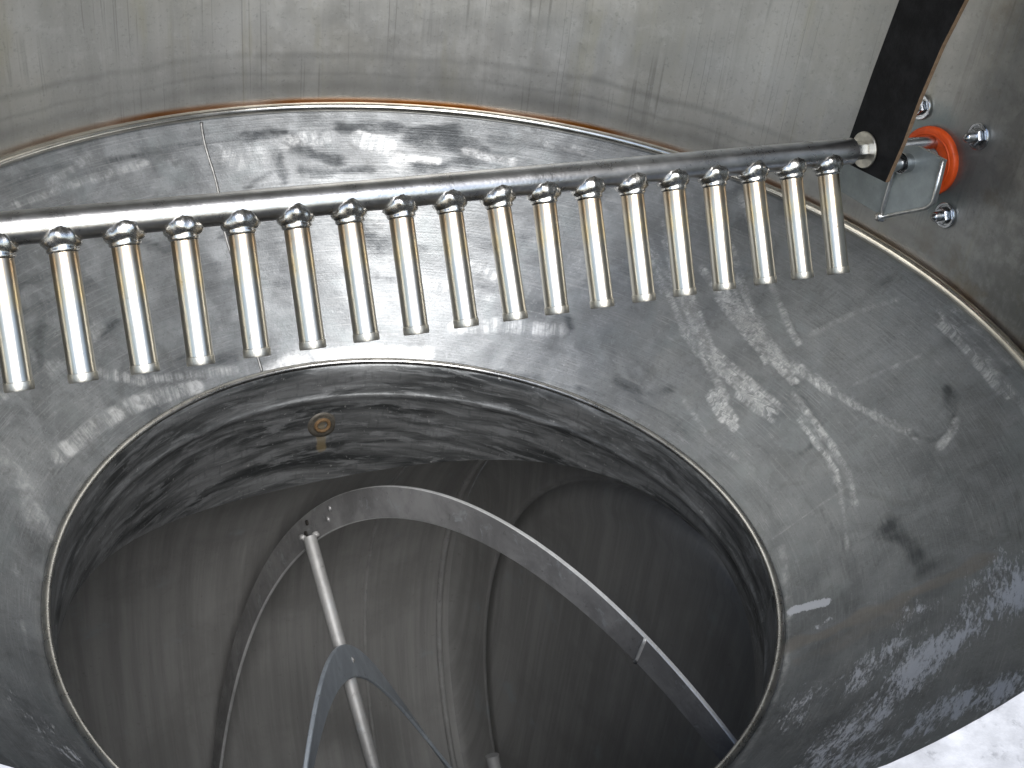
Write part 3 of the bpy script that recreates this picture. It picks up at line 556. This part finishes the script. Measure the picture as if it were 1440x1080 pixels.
# trough: round drum with its top opened under the throat
ns, nph = 200, 620
ss = np.linspace(-1.25, .69, ns); ph = np.arange(nph)*2*pi/nph
def drum_pt(s_, r_, p_): 
    return np.array([0, 0, ZC])+np.multiply.outer(s_, AX_A)+(r_*np.sin(p_))[..., None]*AX_B+(r_*np.cos(p_))[..., None]*AX_K
PH, SS = np.meshgrid(ph, ss, indexing='ij')
V = drum_pt(SS, RD+0*SS, PH).reshape(-1, 3); F = grid_faces(nph, ns, True)
tv = np.arctan2(V[:, 1], V[:, 0]); inside = (np.hypot(V[:, 0], V[:, 1]) < rin(tv)+.003) & (V[:, 2] > ZC)
trough = obj('trough_shell', V, F[~inside[F].any(1)], M_DRUM, ves); set_uv(trough, np.stack([SS, PH*RD], -1).reshape(-1, 2))
def head(name, prof):
    P = np.array(prof); T_, I_ = np.meshgrid(ph[::4], np.arange(len(P)), indexing='ij')
    V = drum_pt(P[I_, 0], P[I_, 1], T_).reshape(-1, 3)
    o = obj(name, V, grid_faces(len(ph[::4]), len(P), True), M_HEAD, ves); 
    loc = V-np.array([0, 0, ZC]); set_uv(o, np.stack([loc@AX_B, loc[:, 2]], -1)); return o
kn = [(.69+.05*math.sin(a), RD-.13*(1-math.cos(a))) for a in np.linspace(0, pi/2, 10)]
head('trough_end_plate', kn+[(.742, .975), (.742, .966), (.758, .963), (.758, .953), (.742, .950), (.741, .90), (.765, .84), (.77, .40), (.77, .0001)])
head('trough_end_plate', [(-1.25, RD), (-1.25, .5), (-1.25, .0001)])

for s_, r_, w_ in ((.40, RD-.001, .006), (.655, RD-.004, .010)):  # a weld ring, then a pale ring added as the knuckle's highlight
    a_ = np.linspace(0, 2*pi, 360, endpoint=False)
    a_ = a_[(a_ > .62) & (a_ < 2*pi-.62)]
    obj('trough_ring', *tube(np.array([drum_pt(np.array(s_), np.array(r_), np.array(q)) for q in a_]), w_*np.ones(len(a_)), 10), M_SPOKE, ves)
# ------------------------------------------------------------------ ribbon agitator
C0 = np.array([0, 0, ZC])
agi = empty('ribbon_agitator', C0, 'grey steel ribbon agitator with curved blades and a spoke, down inside the trough', 'agitator')
def ribbon(name, rad, s0, m, p0, p1, width, th, mats, n=260):
    c = .0022
    sec = [(c, 0), (th-c, 0), (th, c), (th, width-c), (th-c, width), (c, width), (0, width-c), (0, c)]
    p = np.linspace(p0, p1, n); V = []
    for a, dr in sec: V.append(drum_pt(s0+m*p+a-th/2, rad-dr+0*p, p))
    V = np.stack(V, 1).reshape(-1, 3); k = len(sec); F, I = [], []
    for i in range(n-1):
        for j in range(k):
            F.append([i*k+j, (i+1)*k+j, (i+1)*k+(j+1) % k, i*k+(j+1) % k]); I.append(1 if j in (0, 3, 4, 5, 7, 1) else 0)
    F += [list(range(k)), [(n-1)*k+j for j in range(k)][::-1]]; I += [0, 0]
    return obj(name, V, F, mats, agi, auto=20, idx=I)
OR_, IR_ = 1.0633, .7111
orib = ribbon('outer_ribbon', OR_, .3598, -.2471, -1.4, 6.2, .077, .0095, [M_RIB, M_RIBE])
irib = ribbon('inner_ribbon', IR_, -.2111, .3436, -2.9, 2.6, .082, .011, [M_RIBI, M_RIBI])
shaftV = tube([C0+AX_A*k for k in np.linspace(-1.2, .70, 6)], .06, 32); obj('shaft', *shaftV, M_SPOKE, agi, auto=40)
PS, SPS = .9331, .0931
def rad_dir(p_): return math.sin(p_)*AX_B+math.cos(p_)*AX_K
b0 = C0+AX_A*SPS
obj('spoke', *tube([b0+rad_dir(PS)*k for k in (.05, .3, .6, .85, .9935)], .0172, 20), M_SPOKE, agi, auto=40)
for ps_, s_, r_ in ((PS+pi, SPS, 1.0), (SPOKE2[1], SPOKE2[0], SPOKE2[2])):
    bb = C0+AX_A*s_; obj('spoke', *tube([bb+rad_dir(ps_)*k for k in (.05, r_*.5, r_)], .0165, 20), M_SPOKE, agi, auto=40)
def blob(c, r, sq=(1, 1, 1), seed=0):
    bm = bmesh.new(); bmesh.ops.create_icosphere(bm, subdivisions=3, radius=r)
    for v in bm.verts:
        v.co *= 1+.25*mnoise.noise(v.co*(2.2/r)+Vector((seed, 0, 0))); v.co = Vector([v.co[i]*sq[i] for i in range(3)])
    V = np.array([v.co[:] for v in bm.verts])+np.asarray(c); F = [[v.index for v in f.verts] for f in bm.faces]; bm.free(); return V, F
for k, (rr, par) in enumerate(((.996, orib), (.672, irib))):
    for q in (-1, 1):
        obj('weld_bead', *blob(b0+rad_dir(PS)*rr+AX_A*.017*q, .0095, (1.0, .8, .9), k*3+q), M_SPOKE, par)
for rr_, m_, s0_, par, th_ in ((OR_, -.2471, .3598, orib, .0095), (IR_, .3436, -.2111, irib, .011)):
    for dp, dr in ((-.07, .022), (-.05, .045), (.05, .022), (.07, .045)):
        p_ = PS+dp
        obj('bolt_head', *lathe([(.0075, -.001), (.0072, .003), (.005, .0045), (.0001, .005)], drum_pt(np.array(s0_+m_*p_-th_/2), np.array(rr_-dr), np.array(p_)), -AX_A, 14), M_DARK if dp > 0 else M_RIB, par)
# welded joint across the outer ribbon
pj = -.155
sj = .3598-.2471*pj
o = obj('joint_strip', *tube([drum_pt(np.array(sj-.0055), np.array(OR_-.001-.075*k), np.array(pj)) for k in np.linspace(0, 1, 6)], .0035, 10), M_RIBE, orib)

# ------------------------------------------------------------------ spray bar
G0 = GZ
bar = empty('spray_bar', G0, 'shiny steel spray pipe with a row of short nozzles welded underneath', 'spray bar')
T0, T1 = .2, 1.93
P = [G0+BAR_D*k for k in np.linspace(T0, T1, 40)]
obj('header_pipe', *tube(P, .0228, 48), M_PIPE, bar, auto=50)
obj('end_nut', *join(lathe([(.0001, 0), (.0155, 0), (.0165, .002), (.0165, .024), (.0155, .026), (.0001, .026)], G0+BAR_D*.172, BAR_D, facets=6),
                     lathe([(.0001, .0255), (.011, .0255), (.011, .034), (.0001, .034)], G0+BAR_D*.172, BAR_D, 24)), M_ZINC, bar, smooth=False)
obj('end_washer', *lathe([(.0001, 0), (.031, 0), (.032, .001), (.032, .003), (.031, .004), (.0001, .004)], G0+BAR_D*.168, BAR_D, 48), M_CAP, bar, auto=30)
obj('pivot_shaft', *tube([G0+BAR_D*k for k in np.linspace(.0, .152, 5)], .014, 24), M_ZINC, bar, auto=40)
# one nozzle along local -z, welded at the pipe; copied along the bar
LN = .2083
def nozzle_meshes(var):
    rr = random.Random(var)
    body = lathe([(.0185, -.012), (.0185, -.05), (.0185, -LN+.011), (.0185, -LN+.001), (.0150, -LN), (.0145, -LN+.006), (.0145, -.12), (.0001, -.12)], (0, 0, 0), (0, 0, 1), 40)
    cap = lathe([(.0185, -LN+.0112), (.0194, -LN+.0106), (.0195, -LN+.001), (.0187, -LN-.001), (.0152, -LN-.0012), (.0150, -LN+.001)], (0, 0, 0), (0, 0, 1), 40)
    n = 56; V = []; seed = rr.random()*50
    prof_ = [(.0215, .010, 1.), (.0255, .0035, 1.), (.0272, -.0015, .95), (.0268, -.0060, .85), (.0245, -.0100, .7), (.0222, -.0125, .5), (.0208, -.0140, .35), (.0212, -.0160, .2), (.0210, -.0190, .1), (.0196, -.0210, 0.), (.0172, -.0222, 0.)]
    m = len(prof_)
    for i in range(n):
        a = i*2*pi/n; cx, cy = math.cos(a), math.sin(a)
        for j, (rc, dz, sd_) in enumerate(prof_):
            lump = mnoise.noise(Vector((cx*2.2+seed, cy*2.2, j*.35)))*.10+mnoise.noise(Vector((cx*6+seed, cy*6, j*.9)))*.05
            r_ = rc+(rc-.0165)*lump*3.2
            # saddle on the pipe near the top, level ring lower down
            yy = min(abs(r_*cy), .0222); zs_ = -math.sqrt(.0232**2-yy*yy)
            z0 = sd_*(zs_*.55-.0085)+(1-sd_)*(-.0165)
            V.append((r_*cx, r_*cy, z0+dz+lump*.010))
    F = [[i*m+j, ((i+1) % n)*m+j, ((i+1) % n)*m+(j+1), i*m+(j+1)] for i in range(n) for j in range(m-1)]
    return body, cap, (V, F)
protos = []
X, Y = -BAR_D, np.cross(-BAR_N, -BAR_D)      # local x along the bar, z against the spray direction
ROT = Matrix([[X[i], Y[i], -BAR_N[i]] for i in range(3)]).to_4x4()
def place(o, i, tilt, spin):
    p = BAR_D*(.2538+.0791*i)
    o.matrix_local = Matrix.Translation(Vector([float(c) for c in p])) @ ROT @ Matrix.Rotation(tilt[0], 4, 'X') @ Matrix.Rotation(tilt[1], 4, 'Y')
for v in range(6):
    b_, c_, w_ = nozzle_meshes(v)
    o = obj('nozzle', *b_, M_NOZ, None, auto=40); c = obj('end_cap', *c_, M_CAP, None, auto=30); w = obj('weld_bead', *w_, M_WELD, None)
    c.parent = o; w.parent = o; o.parent = bar; protos.append((o, c, w))
for i in range(21):
    tl = (random.gauss(0, .012), random.gauss(0, .009))
    src = protos[(i*5+i//6) % 6] if i >= 6 else protos[i]
    if i < 6: o = src[0]
    else:
        o = src[0].copy(); COL.objects.link(o); o.parent = bar
        for ch in src[1:]:
            c = ch.copy(); COL.objects.link(c); c.parent = o
    place(o, i, tl, 0)

# ------------------------------------------------------------------ black strap
def bp(t_, w_, n_): return G0+BAR_D*t_+BAR_W*w_+BAR_N*n_
core = [(-.066, .009), (-.032, .027), (.0416, .063), (.0942, .0011), (.1398, -.0621), (.201, -.1357), (.2586, -.194), (.62, -.645),
        (.50, -.725), (.1168, -.2302), (.0378, -.1295), (-.044, -.0201)]
Vs, Fs = prism(np.array([bp(.167, a, b) for a, b in core]), -BAR_D*.0095)
st = obj('strap', Vs, Fs, [M_STRAP, M_STRAPE], None, smooth=False, idx=[0, 0]+[1]*len(core))
bevel(st, .0012, 2)
tag(st, 'wide flat black strap with tan cut edges, hanging at the wall end of the pipe', 'strap')

# ------------------------------------------------------------------ bracket behind the strap
brk = empty('pivot_bracket', G0+BAR_D*.1, 'folded grey steel bracket plate between the black strap and the orange gasket', 'bracket')
T_A = .1
A = [(.0190, .0000), (-.051, .1196), (-.0229, .1186), (.056, .1160), (.0665, .1151), (.076, .1115), (.0829, .107), (.1152, .0393), (.0555, .0062)]
Va, Fa = prism(np.array([bp(T_A, a, b) for a, b in A]), -BAR_D*.007)
o = obj('side_plate', Va, Fa, [M_BRK, M_BRKE], brk, smooth=False, idx=[0, 0]+[1]*len(A)); bevel(o, .001)
Bq = np.array(B_PLATE); nrm = np.cross(Bq[1]-Bq[0], Bq[2]-Bq[1]); nrm /= np.linalg.norm(nrm)
if nrm @ BAR_D > 0: nrm = -nrm
o = obj('back_plate', *prism(Bq, nrm*.007), M_BRK, brk, smooth=False); bevel(o, .001)
E0, E1 = bp(T_A+.003, .0190, .0000), bp(T_A+.003, -.051, .1196)
o = obj('folded_edge', *tube([E0+(E1-E0)*k for k in np.linspace(-.02, 1.03, 12)]+[bp(T_A+.003, a, b) for a, b in A[2:8]], .0036, 10), M_BRKE, brk)
obj('weld_bead', *blob(E1, .009, (1.2, 1, 1), 4), M_WELD, brk)
bo = obj('pivot_bolt', *join(lathe([(.0001, 0), (.0165, 0), (.0165, .009), (.012, .010), (.012, .052), (.0001, .052)], bp(T_A, .0300, .0322), BAR_D, 28),
                           lathe([(.0165, .0095), (.0185, .010), (.0185, .018), (.0165, .0185)], bp(T_A, .0300, .0322), BAR_D, 28)), M_ZINC, brk, auto=35)

# ------------------------------------------------------------------ gasket and wall bolts
gin = -GASKET*np.array([1, 1, 0]); gin /= np.linalg.norm(gin)
gk = empty('gasket', GASKET, 'round orange rubber gasket seal on the wall behind the steel bracket', 'gasket')
obj('rubber_ring', *lathe([(.0625, .0), (.0635, .006), (.0630, .011), (.0600, .0135), (.054, .014), (.034, .0135), (.0295, .012), (.028, .006)], GASKET, gin, 64), M_GASK, gk, auto=50)
obj('inner_sleeve', *lathe([(.0282, .004), (.0282, .024), (.0265, .0255), (.0185, .0255), (.018, .01)], GASKET, gin, 48), M_BRK, gk, auto=40)
obj('raised_lip', *tube([GASKET+gin*.0130+.051*(math.cos(a)*np.array([-gin[1], gin[0], 0])+math.sin(a)*AX_K) for a in np.linspace(0, 2*pi, 60, endpoint=False)], .0022, 8, True), M_GASK, gk)
for pos, lab in (((.8247, .5567, .2843), 'small domed steel bolt and washer half hidden by the black strap edge'),
                 ((.8949, .4349, .2854), 'small domed steel bolt and washer to the upper right of the orange gasket'),
                 ((.8889, .4472, .1253), 'small domed steel bolt and washer just below the orange gasket and bracket')):
    p = np.array(pos); nn = -p*np.array([1, 1, 0]); nn /= np.linalg.norm(nn); p = -nn*.9985*np.linalg.norm(p[:2])/.995; p[2] = pos[2]; p = p*np.array([1, 1, 1])
    b = empty('wall_bolt', p, lab, 'bolt', 'bolts round the orange gasket')
    obj('washer', *lathe([(.0001, .0), (.0225, .0), (.0238, .001), (.0238, .0040), (.0225, .0050), (.0185, .0050), (.0178, .0030), (.0001, .0030)], p, nn, 40), M_ZINC, b, auto=30)
    obj('nut', *lathe([(.0001, .0046), (.0155, .0046), (.0155, .012), (.0135, .0145), (.0001, .0145)], p, nn, facets=6), M_ZINC, b, smooth=False)
    obj('stud', *lathe([(.0090, .013), (.0090, .026), (.0080, .030), (.005, .0325), (.0001, .0335)], p, nn, 24), M_ZINC, b)

# ------------------------------------------------------------------ outside ground
gd = obj('ground', [(-40, -40, -2.79), (40, -40, -2.79), (40, 40, -2.79), (-40, 40, -2.79)], [(0, 1, 2, 3)], ground_mat()); tag(gd, 'pale concrete ground outside the vessel', kind='structure')

# ------------------------------------------------------------------ light: overcast daylight through the front opening
SUN_AZ, SUN_EL = R(-78), R(43)
sd = Vector((math.cos(SUN_AZ)*math.cos(SUN_EL), math.sin(SUN_AZ)*math.cos(SUN_EL), math.sin(SUN_EL)))
w = bpy.data.worlds.new('World'); scene.world = w; w.use_nodes = True; nt = w.node_tree; nt.nodes.clear()
wo = nt.nodes.new('ShaderNodeOutputWorld'); bg = nt.nodes.new('ShaderNodeBackground'); sky = nt.nodes.new('ShaderNodeTexSky')
sky.sky_type = 'NISHITA'; sky.sun_disc = False; sky.sun_elevation = SUN_EL; sky.sun_rotation = pi/2-SUN_AZ; sky.dust_density = 1.2; sky.air_density = 1.0; sky.ozone_density = 1.0
bg.inputs[1].default_value = .14
nt.links.new(sky.outputs[0], bg.inputs[0]); nt.links.new(bg.outputs[0], wo.inputs[0])
ld = bpy.data.lights.new('sun', 'SUN'); ld.energy = 3.2; ld.angle = R(44); ld.color = (1, .985, .96)
lo = bpy.data.objects.new('sun', ld); COL.objects.link(lo); lo.rotation_euler = sd.to_track_quat('Z', 'Y').to_euler(); lo.location = sd*6

# ------------------------------------------------------------------ camera
yaw, pitch, roll, fpx = .071, .593, .132, 1733.44
fw = Vector((math.sin(yaw)*math.cos(pitch), math.cos(yaw)*math.cos(pitch), -math.sin(pitch)))
r0 = Vector((math.cos(yaw), -math.sin(yaw), 0)); u0 = r0.cross(fw)
rt = math.cos(roll)*r0+math.sin(roll)*u0; up = -math.sin(roll)*r0+math.cos(roll)*u0
cd = bpy.data.cameras.new('camera'); cam = bpy.data.objects.new('camera', cd); COL.objects.link(cam)
cam.matrix_world = Matrix(((rt.x, up.x, -fw.x, 0), (rt.y, up.y, -fw.y, -1.59), (rt.z, up.z, -fw.z, 1.044), (0, 0, 0, 1)))
cd.sensor_width = 36; cd.lens = fpx/1440*36; cd.clip_start = .01; cd.clip_end = 200
scene.camera = cam

scene.render.engine = 'CYCLES'
scene.cycles.use_denoising = True; scene.cycles.max_bounces = 10; scene.cycles.glossy_bounces = 8; scene.cycles.diffuse_bounces = 4
scene.cycles.sample_clamp_indirect = 6
vs = scene.view_settings; vs.view_transform = 'Standard'; vs.look = 'None'; vs.exposure = 0.85; vs.gamma = 1.0; vs.use_curve_mapping = False
